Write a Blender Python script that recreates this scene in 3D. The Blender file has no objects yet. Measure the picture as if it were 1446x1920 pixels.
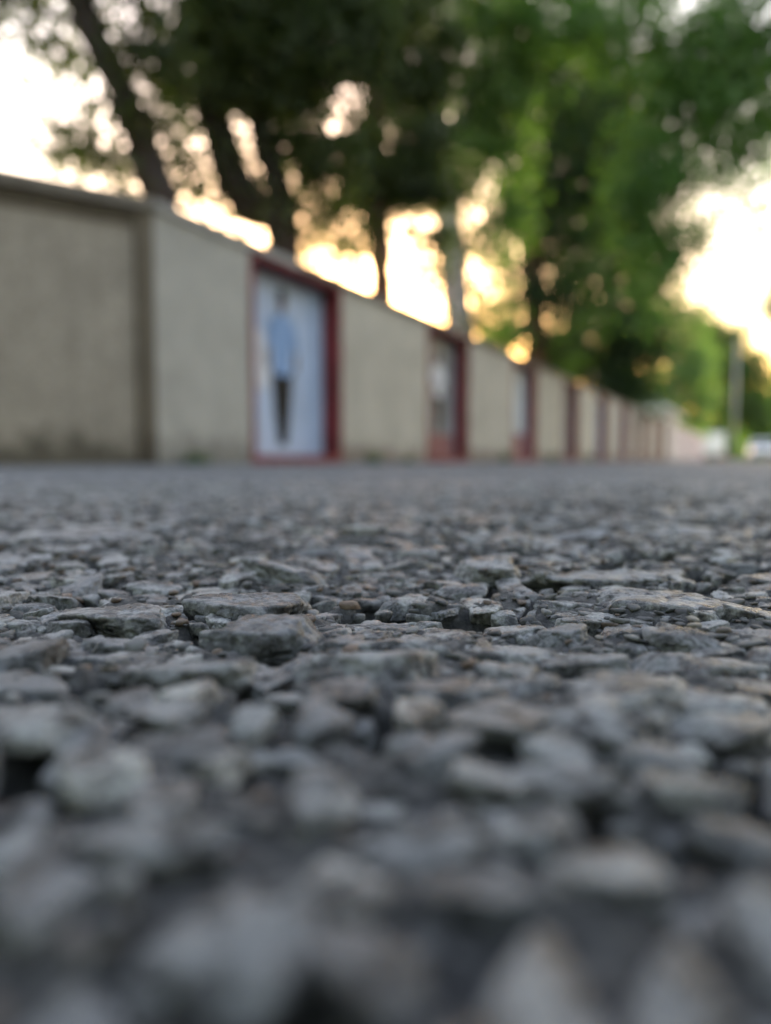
import bpy, math, random
import numpy as np
from mathutils import Vector, Matrix, noise as mnoise

random.seed(7)
RNG = np.random.default_rng(11)
sc = bpy.context.scene
C = sc.collection

# ------------------------------------------------------------------ camera, sky, sun, exposure
F = 1443.0                        # focal length of the phone lens in photo pixels
PITCH = math.atan(98 / F)         # the phone looks a little below the horizon
CAM_H = 0.030                     # lens height above the stones
cam_d = bpy.data.cameras.new('camera')
cam = bpy.data.objects.new('camera', cam_d)
C.objects.link(cam)
cam_d.sensor_fit = 'VERTICAL'
cam_d.sensor_height = 34.6
cam_d.sensor_width = 34.6 * 1446 / 1920
cam_d.lens = 34.6 * F / 1920
cam_d.clip_start = 0.004
cam_d.clip_end = 3000
cam_d.dof.use_dof = True
cam_d.dof.focus_distance = 0.144
cam_d.dof.aperture_fstop = 7.9
cam.location = (0, 0, CAM_H)
cam.rotation_euler = (math.pi / 2 - PITCH, 0, 0)
sc.camera = cam

SUN_AZ = math.radians(-3.0)       # from +Y towards +X
SUN_EL = math.radians(6.0)
w = bpy.data.worlds.new('World')
sc.world = w
w.use_nodes = True
nt = w.node_tree
nt.nodes.clear()
sky = nt.nodes.new('ShaderNodeTexSky')
sky.sky_type = 'NISHITA'
sky.sun_disc = False
sky.sun_elevation = SUN_EL
sky.sun_rotation = SUN_AZ
sky.air_density = 1.6
sky.dust_density = 1.2
sky.ozone_density = 1.0
bg = nt.nodes.new('ShaderNodeBackground')
bg.inputs['Strength'].default_value = 0.15
wo = nt.nodes.new('ShaderNodeOutputWorld')
nt.links.new(sky.outputs[0], bg.inputs[0])
nt.links.new(bg.outputs[0], wo.inputs[0])

sd = bpy.data.lights.new('sun', 'SUN')
sd.energy = 3.0
sd.angle = math.radians(0.6)
sd.color = (1.0, 0.80, 0.55)
sun = bpy.data.objects.new('sun', sd)
C.objects.link(sun)
sdir = Vector((math.sin(SUN_AZ) * math.cos(SUN_EL), math.cos(SUN_AZ) * math.cos(SUN_EL), math.sin(SUN_EL)))
sun.rotation_euler = (-sdir).to_track_quat('-Z', 'Y').to_euler()
sun.location = sdir * 60

sc.view_settings.view_transform = 'Standard'
sc.view_settings.look = 'None'
sc.view_settings.gamma = 1.0
sc.view_settings.use_curve_mapping = False
sc.view_settings.exposure = 3.15
sc.view_settings.use_white_balance = True
sc.view_settings.white_balance_temperature = 6300
sc.view_settings.white_balance_tint = 31
sc.render.engine = 'CYCLES'
sc.cycles.use_denoising = True
sc.cycles.max_bounces = 6
sc.cycles.transparent_max_bounces = 4
sc.cycles.caustics_reflective = False
sc.cycles.caustics_refractive = False

# ------------------------------------------------------------------ helpers
A = math.atan(697 / F)                         # heading of the road and wall, to the right of the lens axis
U = Vector((math.sin(A), math.cos(A), 0))      # along the road
N = Vector((math.cos(A), -math.sin(A), 0))     # across the road, to the right
D = 3.77                                       # distance of the wall face from the lens
GROUND = 0.0


def at(px, py, depth):
    """point at horizontal depth (m) seen at photo pixel px, py"""
    cx, cy = (px - 723) / F, (960 - py) / F
    f = Vector((0, math.cos(PITCH), -math.sin(PITCH)))
    u = Vector((0, math.sin(PITCH), math.cos(PITCH)))
    d = f + cx * Vector((1, 0, 0)) + cy * u
    return Vector((0, 0, CAM_H)) + d * (depth / d.y)


def road_pt(s, r, z=0.0):
    """s metres along the road, r metres right of the lens"""
    return U * s + N * r + Vector((0, 0, z))


def mesh_np(name, verts, faces, mat=None, smooth=False, attrs=None):
    """faces: (n,3) or (n,4) int array"""
    me = bpy.data.meshes.new(name)
    verts = np.ascontiguousarray(verts, dtype=np.float32)
    faces = np.ascontiguousarray(faces, dtype=np.int32)
    n, k = faces.shape
    me.vertices.add(len(verts))
    me.vertices.foreach_set('co', verts.ravel())
    me.loops.add(n * k)
    me.loops.foreach_set('vertex_index', faces.ravel())
    me.polygons.add(n)
    me.polygons.foreach_set('loop_start', np.arange(0, n * k, k, dtype=np.int32))
    me.polygons.foreach_set('loop_total', np.full(n, k, dtype=np.int32))
    if smooth:
        me.polygons.foreach_set('use_smooth', np.ones(n, dtype=bool))
    if attrs:
        for an, av in attrs.items():
            a = me.attributes.new(an, 'FLOAT', 'POINT')
            a.data.foreach_set('value', np.ascontiguousarray(av, dtype=np.float32))
    me.update()
    me.validate()
    if mat:
        me.materials.append(mat)
    return me


def link(name, me, parent=None):
    o = bpy.data.objects.new(name, me)
    C.objects.link(o)
    if parent:
        o.parent = parent
    return o


def empty(name, loc=(0, 0, 0), rz=0.0):
    o = bpy.data.objects.new(name, None)
    C.objects.link(o)
    o.location = loc
    o.rotation_euler = (0, 0, rz)
    o.empty_display_size = 0.2
    return o


def tag(o, label, cat, group=None):
    o['label'] = label
    o['category'] = cat
    if group:
        o['group'] = group
    return o


class MB:
    """collects boxes, prisms and tubes into one mesh"""
    def __init__(self):
        self.v, self.f = [], []

    def box(self, x0, x1, y0, y1, z0, z1, b=0.0):
        if b <= 0:
            i = len(self.v)
            self.v += [(x, y, z) for z in (z0, z1) for y in (y0, y1) for x in (x0, x1)]
            self.f += [[i + k for k in q] for q in
                       ((0, 2, 3, 1), (4, 5, 7, 6), (0, 1, 5, 4), (2, 6, 7, 3), (0, 4, 6, 2), (1, 3, 7, 5))]
            return self
        self.prism([(x0 + b, z0), (x1 - b, z0), (x1, z0 + b), (x1, z1 - b), (x1 - b, z1), (x0 + b, z1), (x0, z1 - b), (x0, z0 + b)], y0, y1)
        return self

    def prism(self, prof, y0, y1, inset=0.0):
        """profile in x,z extruded along y"""
        i = len(self.v)
        n = len(prof)
        self.v += [(p[0], y0, p[1]) for p in prof] + [(p[0], y1, p[1]) for p in prof]
        self.f.append([i + k for k in range(n)])
        self.f.append([i + n + k for k in reversed(range(n))])
        for k in range(n):
            k2 = (k + 1) % n
            self.f.append([i + k2, i + k, i + n + k, i + n + k2])
        return self

    def loft(self, rings, cap=True):
        i = len(self.v)
        n = len(rings[0])
        for r in rings:
            self.v += [tuple(p) for p in r]
        for j in range(len(rings) - 1):
            for k in range(n):
                k2 = (k + 1) % n
                self.f.append([i + j * n + k, i + j * n + k2, i + (j + 1) * n + k2, i + (j + 1) * n + k])
        if cap:
            self.f.append([i + k for k in reversed(range(n))])
            self.f.append([i + (len(rings) - 1) * n + k for k in range(n)])
        return self

    def tube(self, pts, radii, n=12, rough=0.0):
        pts = [Vector(p) for p in pts]
        rings = []
        for j, p in enumerate(pts):
            t = (pts[min(j + 1, len(pts) - 1)] - pts[max(j - 1, 0)]).normalized()
            a = t.cross(Vector((0, 1, 0.13))).normalized()
            b = t.cross(a).normalized()
            ring = []
            for k in range(n):
                an = 2 * math.pi * k / n
                d = a * math.cos(an) + b * math.sin(an)
                rr = radii[j]
                if rough:
                    rr *= 1 + rough * mnoise.noise((p + d * rr) * (0.9 / max(radii[0], 0.03)))
                ring.append(p + d * rr)
            rings.append(ring)
        return self.loft(rings)

    def build(self, name, mat, parent=None, smooth=False):
        me = bpy.data.meshes.new(name)
        me.from_pydata([tuple(v) for v in self.v], [], self.f)
        me.update()
        if smooth:
            for p in me.polygons:
                p.use_smooth = True
        me.materials.append(mat)
        return link(name, me, parent)


def spline(pts, n=6):
    """Catmull-Rom through points"""
    P = [Vector(p) for p in pts]
    P = [P[0] * 2 - P[1]] + P + [P[-1] * 2 - P[-2]]
    out = []
    for i in range(1, len(P) - 2):
        for k in range(n):
            t = k / n
            a, b, c, d = P[i - 1], P[i], P[i + 1], P[i + 2]
            out.append(0.5 * ((2 * b) + (c - a) * t + (2 * a - 5 * b + 4 * c - d) * t * t + (3 * b - a - 3 * c + d) * t ** 3))
    out.append(P[-2])
    return out


# ------------------------------------------------------------------ materials
def new_mat(name):
    m = bpy.data.materials.new(name)
    m.use_nodes = True
    t = m.node_tree
    b = t.nodes['Principled BSDF']
    return m, t, b


def nd(t, typ, **kw):
    n = t.nodes.new(typ)
    for k, v in kw.items():
        if k in n.inputs:
            n.inputs[k].default_value = v
        else:
            setattr(n, k, v)
    return n


def ramp(t, fac, stops):
    r = t.nodes.new('ShaderNodeValToRGB')
    e = r.color_ramp.elements
    while len(e) < len(stops):
        e.new(0.5)
    for i, (p, c) in enumerate(stops):
        e[i].position = p
        e[i].color = (*c, 1) if len(c) == 3 else c
    t.links.new(fac, r.inputs[0])
    return r.outputs[0]


def mix(t, fac, a, b, mode='MIX'):
    m = t.nodes.new('ShaderNodeMix')
    m.data_type = 'RGBA'
    m.blend_type = mode
    for sock, v in ((m.inputs[0], fac), (m.inputs[6], a), (m.inputs[7], b)):
        if hasattr(v, 'is_linked'):
            t.links.new(v, sock)
        elif isinstance(v, (int, float)):
            sock.default_value = v
        else:
            sock.default_value = (*v, 1)
    return m.outputs[2]


def noise_tex(t, vec, scale, detail=4, rough=0.55):
    n = nd(t, 'ShaderNodeTexNoise')
    n.inputs['Scale'].default_value = scale
    n.inputs['Detail'].default_value = detail
    n.inputs['Roughness'].default_value = rough
    if vec is not None:
        t.links.new(vec, n.inputs['Vector'])
    return n.outputs['Fac']


def bump(t, b, h, strength, dist):
    n = nd(t, 'ShaderNodeBump')
    n.inputs['Strength'].default_value = strength
    n.inputs['Distance'].default_value = dist
    t.links.new(h, n.inputs['Height'])
    t.links.new(n.outputs[0], b.inputs['Normal'])


def simple_mat(name, col, rough=0.7, var=0.25, scale=6.0, metal=0.0, bumpd=0.0, coords='Object', spec=0.5):
    m, t, b = new_mat(name)
    tc = nd(t, 'ShaderNodeTexCoord')
    f = noise_tex(t, tc.outputs[coords], scale, 5)
    lo = tuple(c * (1 - var) for c in col)
    hi = tuple(min(1, c * (1 + var)) for c in col)
    t.links.new(ramp(t, f, [(0.3, lo), (0.7, hi)]), b.inputs['Base Color'])
    b.inputs['Roughness'].default_value = rough
    b.inputs['Metallic'].default_value = metal
    b.inputs['Specular IOR Level'].default_value = spec
    if bumpd:
        bump(t, b, noise_tex(t, tc.outputs[coords], scale * 8, 4), 0.6, bumpd)
    return m


def stone_mat(name, per_object):
    m, t, b = new_mat(name)
    g = nd(t, 'ShaderNodeNewGeometry')
    if per_object:
        tone = nd(t, 'ShaderNodeObjectInfo').outputs['Random']
    else:
        tone = nd(t, 'ShaderNodeAttribute', attribute_name='tone').outputs['Fac']
    base = ramp(t, tone, [(0.0, (0.12, 0.124, 0.135)), (0.3, (0.185, 0.189, 0.20)), (0.6, (0.24, 0.242, 0.248)),
                          (0.85, (0.30, 0.30, 0.30)), (0.975, (0.37, 0.365, 0.35)), (1.0, (0.20, 0.165, 0.145))])
    blot = noise_tex(t, g.outputs['Position'], 200, 7, 0.68)
    tar = ramp(t, blot, [(0.43, (0, 0, 0)), (0.54, (1, 1, 1))])
    col = mix(t, tar, (0.030, 0.030, 0.033), base)
    speck = noise_tex(t, g.outputs['Position'], 1700, 3, 0.7)
    sp = ramp(t, speck, [(0.30, (0.62, 0.62, 0.62)), (0.5, (1, 1, 1)), (0.72, (1.5, 1.48, 1.42))])
    col = mix(t, 1.0, col, sp, 'MULTIPLY')
    t.links.new(col, b.inputs['Base Color'])
    rr = ramp(t, blot, [(0.35, (0.26, 0.26, 0.26)), (0.65, (0.46, 0.46, 0.46))])
    t.links.new(rr, b.inputs['Roughness'])
    b.inputs['Specular IOR Level'].default_value = 0.8
    n1 = noise_tex(t, g.outputs['Position'], 900, 8, 0.72)
    bump(t, b, n1, 0.85, 0.0007)
    return m


M = {}
M['stone'] = stone_mat('stone_single', True)
M['stone_mass'] = stone_mat('stone_mass', False)

# grit between the stones: many small colours
m, t, b = new_mat('grit')
tone = nd(t, 'ShaderNodeAttribute', attribute_name='tone').outputs['Fac']
t.links.new(ramp(t, tone, [(0.0, (0.03, 0.03, 0.032)), (0.45, (0.075, 0.074, 0.075)), (0.75, (0.16, 0.157, 0.152)),
                           (0.85, (0.085, 0.062, 0.048)), (0.955, (0.13, 0.085, 0.06)), (0.985, (0.17, 0.15, 0.125)), (1.0, (0.36, 0.31, 0.21))]),
            b.inputs['Base Color'])
b.inputs['Roughness'].default_value = 0.6
g = nd(t, 'ShaderNodeNewGeometry')
bump(t, b, noise_tex(t, g.outputs['Position'], 1500, 4), 0.6, 0.0004)
M['grit'] = m

# road bed: bitumen with worn pale patches, and stone pattern where it is too far to tell stones apart
m, t, b = new_mat('asphalt')
g = nd(t, 'ShaderNodeNewGeometry')
pos = g.outputs['Position']
far = nd(t, 'ShaderNodeAttribute', attribute_name='far').outputs['Fac']
wob = nd(t, 'ShaderNodeTexNoise', Scale=170.0, Detail=4.0)
t.links.new(pos, wob.inputs['Vector'])
wv = nd(t, 'ShaderNodeVectorMath', operation='MULTIPLY_ADD')
t.links.new(wob.outputs['Color'], wv.inputs[0])
wv.inputs[1].default_value = (0.007, 0.007, 0.007)
t.links.new(pos, wv.inputs[2])
vo = nd(t, 'ShaderNodeTexVoronoi', Scale=125.0)
t.links.new(wv.outputs[0], vo.inputs['Vector'])
cell = ramp(t, vo.outputs['Distance'], [(0.42, (1, 1, 1)), (0.60, (0, 0, 0))])
sep = nd(t, 'ShaderNodeSeparateColor')
t.links.new(vo.outputs['Color'], sep.inputs[0])
cellc = ramp(t, sep.outputs[0], [(0.0, (0.045, 0.045, 0.048)), (0.25, (0.12, 0.122, 0.128)), (0.6, (0.205, 0.206, 0.21)), (1.0, (0.31, 0.307, 0.30))])
fine_n = noise_tex(t, pos, 700, 6, 0.75)
cellc = mix(t, 1.0, cellc, ramp(t, fine_n, [(0.34, (0.45, 0.45, 0.45)), (0.5, (1, 1, 1)), (0.7, (1.3, 1.3, 1.3))]), 'MULTIPLY')
agg = mix(t, cell, (0.04, 0.04, 0.042), cellc)
big = noise_tex(t, pos, 1.3, 6, 0.6)
agg = mix(t, 1.0, agg, ramp(t, big, [(0.3, (0.85, 0.85, 0.87)), (0.7, (1.2, 1.18, 1.15))]), 'MULTIPLY')
tarc = ramp(t, noise_tex(t, pos, 420, 6, 0.7), [(0.36, (0.018, 0.018, 0.020)), (0.52, (0.055, 0.054, 0.055)), (0.64, (0.12, 0.116, 0.112)), (0.76, (0.18, 0.168, 0.155))])
t.links.new(mix(t, far, tarc, agg), b.inputs['Base Color'])
b.inputs['Roughness'].default_value = 0.7
cellh = mix(t, 0.45, mix(t, cell, (0, 0, 0), sep.outputs[1]), fine_n)
bump(t, b, mix(t, far, noise_tex(t, pos, 900, 8, 0.75), cellh), 0.8, 0.0012)
M['asphalt'] = m

M['soil'] = simple_mat('dusty_soil', (0.13, 0.115, 0.07), 0.95, 0.3, 1.5, bumpd=0.02)
M['shoulder'] = simple_mat('shoulder_dust', (0.22, 0.205, 0.19), 0.95, 0.22, 4.0, bumpd=0.01)


def plaster(name, col, stain, grain=70):
    m, t, b = new_mat(name)
    tc = nd(t, 'ShaderNodeTexCoord')
    v = tc.outputs['Object']
    c = ramp(t, noise_tex(t, v, 2.2, 6, 0.6), [(0.28, tuple(x * 0.80 for x in col)), (0.72, tuple(x * 1.14 for x in col))])
    mp = nd(t, 'ShaderNodeMapping')
    mp.inputs['Scale'].default_value = (7, 7, 0.8)
    t.links.new(v, mp.inputs['Vector'])
    streak = noise_tex(t, mp.outputs[0], 1.0, 6, 0.65)
    c = mix(t, ramp(t, streak, [(0.56, (0, 0, 0)), (0.85, (0.55, 0.55, 0.55))]), c, stain)
    # splashed mud and damp patches of irregular height along the foot of the wall
    sx = nd(t, 'ShaderNodeSeparateXYZ')
    t.links.new(v, sx.inputs[0])
    ad = nd(t, 'ShaderNodeMath', operation='MULTIPLY_ADD')
    t.links.new(noise_tex(t, v, 5.0, 6, 0.7), ad.inputs[0])
    ad.inputs[1].default_value = -0.75
    t.links.new(sx.outputs[2], ad.inputs[2])
    mud = nd(t, 'ShaderNodeMapRange')
    mud.inputs['From Min'].default_value = -0.32
    mud.inputs['From Max'].default_value = -0.12
    mud.inputs['To Min'].default_value = 0.85
    mud.inputs['To Max'].default_value = 0.0
    t.links.new(ad.outputs[0], mud.inputs['Value'])
    c = mix(t, mud.outputs[0], c, tuple(x * 0.8 for x in stain))
    sp = noise_tex(t, v, grain, 3, 0.7)
    c = mix(t, 1.0, c, ramp(t, sp, [(0.3, (0.72, 0.72, 0.72)), (0.7, (1.25, 1.25, 1.25))]), 'MULTIPLY')
    oi = nd(t, 'ShaderNodeObjectInfo')
    c = mix(t, 1.0, c, ramp(t, oi.outputs['Random'], [(0.0, (0.86, 0.86, 0.88)), (1.0, (1.12, 1.11, 1.08))]), 'MULTIPLY')
    t.links.new(c, b.inputs['Base Color'])
    b.inputs['Roughness'].default_value = 0.92
    b.inputs['Specular IOR Level'].default_value = 0.25
    bump(t, b, sp, 0.9, 0.01)
    return m


M['plaster'] = plaster('ochre_plaster', (0.47, 0.43, 0.37), (0.22, 0.165, 0.135))
M['plaster_rough'] = plaster('pebbledash', (0.39, 0.33, 0.27), (0.12, 0.10, 0.075), 45)
M['plaster_grey'] = plaster('bare_cement', (0.41, 0.39, 0.36), (0.20, 0.185, 0.165), 90)
M['coping'] = plaster('weathered_coping', (0.22, 0.185, 0.15), (0.08, 0.065, 0.05), 60)
M['rib'] = plaster('dark_rib_and_shade_band', (0.15, 0.12, 0.09), (0.07, 0.055, 0.04), 60)  # dark brown for the corner rib; on the top band it paints in shade
M['red'] = simple_mat('maroon_paint', (0.17, 0.022, 0.024), 0.75, 0.4, 5.0)
M['pink'] = simple_mat('faded_pink_paint', (0.42, 0.25, 0.27), 0.7, 0.2, 5.0)
M['white_plaster'] = plaster('whitewash', (0.72, 0.66, 0.66), (0.5, 0.45, 0.43))
M['panel_blue'] = simple_mat('pale_blue_mural', (0.38, 0.47, 0.64), 0.55, 0.12, 2.0)
M['panel_grey'] = simple_mat('grey_mural', (0.20, 0.21, 0.23), 0.55, 0.2, 2.5)
M['panel_ice'] = simple_mat('icy_mural', (0.42, 0.50, 0.58), 0.55, 0.15, 2.0)
M['shirt'] = simple_mat('mural_blue', (0.22, 0.34, 0.56), 0.6, 0.2, 4.0, spec=0.1)
M['black_paint'] = simple_mat('mural_black', (0.015, 0.016, 0.018), 0.6, 0.2, 4.0, spec=0.1)
M['skin_paint'] = simple_mat('mural_brown', (0.14, 0.085, 0.06), 0.6, 0.2, 4.0, spec=0.1)
M['white_paint_mural'] = simple_mat('mural_white', (0.62, 0.62, 0.66), 0.6, 0.12, 3.0, spec=0.1)
M['rose_paint'] = simple_mat('mural_rose', (0.24, 0.11, 0.11), 0.6, 0.3, 4.0, spec=0.1)
M['bark_dark'] = simple_mat('dark_bark', (0.026, 0.020, 0.016), 0.95, 0.4, 6, bumpd=0.03)
M['bark_pale'] = simple_mat('pale_bark', (0.46, 0.42, 0.43), 0.9, 0.25, 4, bumpd=0.02)
M['bark_red'] = simple_mat('reddish_bark', (0.15, 0.085, 0.06), 0.95, 0.35, 6, bumpd=0.03)
M['car_white'] = simple_mat('car_white_paint', (0.78, 0.78, 0.80), 0.25, 0.02, 2.0)
M['glass'] = simple_mat('dark_glass', (0.02, 0.024, 0.028), 0.08, 0.1, 2.0)
M['rubber'] = simple_mat('tyre_rubber', (0.02, 0.02, 0.02), 0.85, 0.2, 10)
M['rim'] = simple_mat('rim_metal', (0.5, 0.5, 0.52), 0.35, 0.1, 10, metal=0.8)
M['lamp_glass'] = simple_mat('clear_lamp_glass', (0.75, 0.76, 0.8), 0.1, 0.05, 10)
M['tail_red'] = simple_mat('tail_lamp_red', (0.35, 0.02, 0.02), 0.2, 0.1, 10)
M['plastic_dark'] = simple_mat('dark_plastic', (0.03, 0.03, 0.032), 0.6, 0.2, 10)
M['pole_grey'] = simple_mat('galvanised_pole', (0.38, 0.38, 0.36), 0.55, 0.15, 4, metal=0.3)
M['bld_white'] = plaster('pale_house_wall', (0.66, 0.70, 0.72), (0.5, 0.5, 0.48))
M['roof_sheet'] = simple_mat('pale_roof_sheet', (0.58, 0.65, 0.68), 0.5, 0.08, 2.0, metal=0.0)
M['window_frame'] = simple_mat('brown_window_frame', (0.12, 0.08, 0.06), 0.6, 0.15, 5)


def leaf_mat(name, c0, c1, c2, trans):
    m, t, b = new_mat(name)
    t.nodes.remove(b)
    tone = nd(t, 'ShaderNodeAttribute', attribute_name='tone').outputs['Fac']
    col = ramp(t, tone, [(0.0, c0), (0.55, c1), (1.0, c2)])
    di = nd(t, 'ShaderNodeBsdfDiffuse')
    tr = nd(t, 'ShaderNodeBsdfTranslucent')
    gl = nd(t, 'ShaderNodeBsdfGlossy', Roughness=0.5)
    gl.inputs['Color'].default_value = (0.5, 0.5, 0.5, 1)
    t.links.new(col, di.inputs['Color'])
    t.links.new(mix(t, 1.0, col, (1.2, 1.42, 0.5), 'MULTIPLY'), tr.inputs['Color'])
    m1 = nd(t, 'ShaderNodeMixShader', Fac=trans)
    t.links.new(di.outputs[0], m1.inputs[1])
    t.links.new(tr.outputs[0], m1.inputs[2])
    m2 = nd(t, 'ShaderNodeMixShader', Fac=0.05)
    t.links.new(m1.outputs[0], m2.inputs[1])
    t.links.new(gl.outputs[0], m2.inputs[2])
    t.links.new(m2.outputs[0], t.nodes['Material Output'].inputs[0])
    return m


M['leaf_olive'] = leaf_mat('olive_leaf', (0.022, 0.036, 0.010), (0.036, 0.058, 0.014), (0.07, 0.095, 0.024), 0.40)
M['leaf_green'] = leaf_mat('green_leaf', (0.05, 0.115, 0.028), (0.085, 0.185, 0.045), (0.14, 0.26, 0.065), 0.47)
M['leaf_mid'] = leaf_mat('mid_leaf', (0.032, 0.07, 0.018), (0.055, 0.12, 0.03), (0.10, 0.18, 0.045), 0.42)
M['leaf_dark'] = leaf_mat('dark_leaf', (0.012, 0.030, 0.010), (0.020, 0.050, 0.014), (0.04, 0.085, 0.02), 0.35)
M['leaf_light'] = leaf_mat('light_leaf', (0.07, 0.14, 0.045), (0.11, 0.20, 0.065), (0.16, 0.26, 0.09), 0.4)

# ------------------------------------------------------------------ ground, road
mb = MB()
S = 1500
me = mesh_np('ground', [(-S, -S, -0.03), (S, -S, -0.03), (S, S, -0.03), (-S, S, -0.03)], [(0, 1, 2, 3)], M['soil'])
ground = link('ground', me)
ground['kind'] = 'structure'


def vnoise(x, y, seed=0):
    """smooth 2-D value noise, about -1..1"""
    xi, yi = np.floor(x).astype(np.int64), np.floor(y).astype(np.int64)
    xf, yf = x - xi, y - yi
    u, v = xf * xf * (3 - 2 * xf), yf * yf * (3 - 2 * yf)

    def h(a, b):
        n = (a * 374761393 + b * 668265263 + seed * 1442695041) & 0xFFFFFFFF
        n = ((n ^ (n >> 13)) * 1274126177) & 0xFFFFFFFF
        n = n ^ (n >> 16)
        return (n & 0xFFFF) / 32767.5 - 1
    return (h(xi, yi) * (1 - u) + h(xi + 1, yi) * u) * (1 - v) + (h(xi, yi + 1) * (1 - u) + h(xi + 1, yi + 1) * u) * v


def undulation(x, y):
    return 0.0020 * vnoise(x * 14, y * 14, 3) + 0.0012 * vnoise(x * 36, y * 36, 5) + 0.0025 * vnoise(x * 3.1, y * 3.1, 9)


def pit(x, y):
    """0..1, where aggregate has been plucked out of the surface"""
    return np.clip((vnoise(x * 62, y * 62, 31) * 0.7 + vnoise(x * 130, y * 130, 33) * 0.5 - 0.12) / 0.26, 0, 1)


def bed_relief(x, y):
    """lumpy bitumen and fines between the stones, relative to the undulation"""
    lump = 0.0010 * vnoise(x * 150, y * 150, 1) + 0.0009 * vnoise(x * 300, y * 300, 2) + 0.0005 * vnoise(x * 620, y * 620, 4)
    return lump + 0.0002 - 0.0052 * pit(x, y)


def lines(lo, hi, d0, core, g):
    out = list(np.arange(0, core, d0))
    x, d = core, d0
    pos_ = list(out)
    while x < max(hi, -lo):
        pos_.append(x)
        d *= g
        x += d
    p = [q for q in pos_ if q < hi] + [hi]
    n = [-q for q in pos_[1:] if -q > lo] + [lo]
    return np.array(sorted(n) + p)


def in_wedge(x, y, m=0.0):
    return (y > 0.015 - m) & (y < YMAX + m) & (np.abs(x) < 0.60 * np.maximum(y, 0) + 0.05 + m)


YMAX = 1.0
ls = lines(-40, 420, 0.0011, 0.23, 1.045)      # along the road
lr = lines(-(D - 0.45), 4.6, 0.0011, 0.13, 1.045)   # across the road
gs, gr = np.meshgrid(ls, lr, indexing='ij')
X = gs * U.x + gr * N.x
Y = gs * U.y + gr * N.y
dist = np.hypot(X, Y)
inside = (in_wedge(X, Y) | ((np.abs(X) < 0.55) & (Y > -0.2) & (Y < 0.62))).astype(float)
in_w = in_wedge(X, Y).astype(float)
fall = np.clip((3.0 - dist) / 2.0, 0, 1)
grain = 0.00035 * vnoise(X * 1100, Y * 1100, 6)
Z = undulation(X, Y) * np.clip((12 - dist) / 8, 0, 1) + bed_relief(X, Y) * fall * np.where(inside > 0, 1, 0.6) + grain * fall - 0.0003
far_a = np.where(in_w > 0, 1 - np.clip((YMAX - Y) / 0.5, 0, 1), 1 - inside * np.clip((0.58 - np.abs(X)) / 0.25, 0, 1) * np.clip((0.62 - Y) / 0.3, 0, 1))
ni, nj = gs.shape
idx = np.arange(ni * nj).reshape(ni, nj)
fq = np.stack([idx[:-1, :-1], idx[:-1, 1:], idx[1:, 1:], idx[1:, :-1]], -1).reshape(-1, 4)
road_me = mesh_np('road', np.stack([X, Y, Z], -1).reshape(-1, 3), fq, M['asphalt'], True, {'far': far_a.ravel()})
road = link('road', road_me)
road['kind'] = 'structure'
if road_me.polygons[0].normal.z < 0:
    road_me.flip_normals()

# dusty shoulders either side of the asphalt
for nm, r0, r1 in (('shoulder', -(D + 0.1), -(D - 0.47)), ('shoulder', 4.58, 9.0)):
    v = [road_pt(-40, r0, -0.012), road_pt(-40, r1, -0.008), road_pt(420, r1, -0.008), road_pt(420, r0, -0.012)]
    o = link(nm, mesh_np(nm, [tuple(p) for p in v], [(0, 1, 2, 3)], M['shoulder']))
    o['kind'] = 'structure'

# ------------------------------------------------------------------ stones of the road surface


def icosphere(sub):
    import bmesh
    bm = bmesh.new()
    bmesh.ops.create_icosphere(bm, subdivisions=sub, radius=1.0)
    v = np.array([p.co[:] for p in bm.verts])
    f = np.array([[q.index for q in p.verts] for p in bm.faces])
    bm.free()
    return v, f


def cut_bottom(v, f, zmin):
    keep = (v[:, 2][f] > zmin).any(1)
    f = f[keep]
    used = np.unique(f)
    remap = -np.ones(len(v), int)
    remap[used] = np.arange(len(used))
    return v[used], remap[f]


def stone_shape(sub, seed, rough=True):
    """an irregular broken stone of about unit radius with a worn, flattish top"""
    r_ = np.random.default_rng(seed)
    v, f = icosphere(sub)
    v /= np.linalg.norm(v, axis=1, keepdims=True)
    k = r_.integers(7, 12)
    n = r_.normal(size=(k, 3))
    n /= np.linalg.norm(n, axis=1, keepdims=True)
    n[:, 2] *= 0.6
    n /= np.linalg.norm(n, axis=1, keepdims=True)
    d = r_.uniform(0.62, 1.05, k)
    # worn top: one or two almost level facets
    tops = []
    for q in range(r_.integers(1, 3)):
        a = r_.uniform(0, 2 * np.pi)
        tl = r_.uniform(0.0, 0.22)
        tops.append((math.cos(a) * tl, math.sin(a) * tl, 1.0))
    tops = np.array(tops)
    tops /= np.linalg.norm(tops, axis=1, keepdims=True)
    n = np.vstack([n, tops])
    d = np.concatenate([d, r_.uniform(0.50, 0.66, len(tops))])
    p = r_.uniform(11, 26)
    q = np.maximum(v @ n.T, 0) / d
    rad = (q ** p).sum(1) ** (-1 / p)
    rad = np.minimum(rad, 1.25)
    off = Vector(r_.uniform(-50, 50, 3))
    if rough:
        a = np.array([mnoise.fractal(Vector((c[0], c[1], c[2] * 0.45)) * 2.0 + off, 0.9, 2.1, 4) for c in v])
        b_ = np.array([mnoise.fractal(Vector((c[0], c[1], c[2] * 0.45)) * 8.0 + off, 0.7, 2.2, 4) for c in v]) if sub > 3 else 0
        ch = np.array([abs(mnoise.noise(Vector((c[0], c[1], c[2] * 0.45)) * 3.3 - off)) for c in v])
        rad = rad * (1 + 0.085 * a + 0.034 * b_ - 0.09 * np.maximum(0, 0.22 - ch) / 0.22)
    v = v * rad[:, None]
    return cut_bottom(v, f, -0.45)


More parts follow.
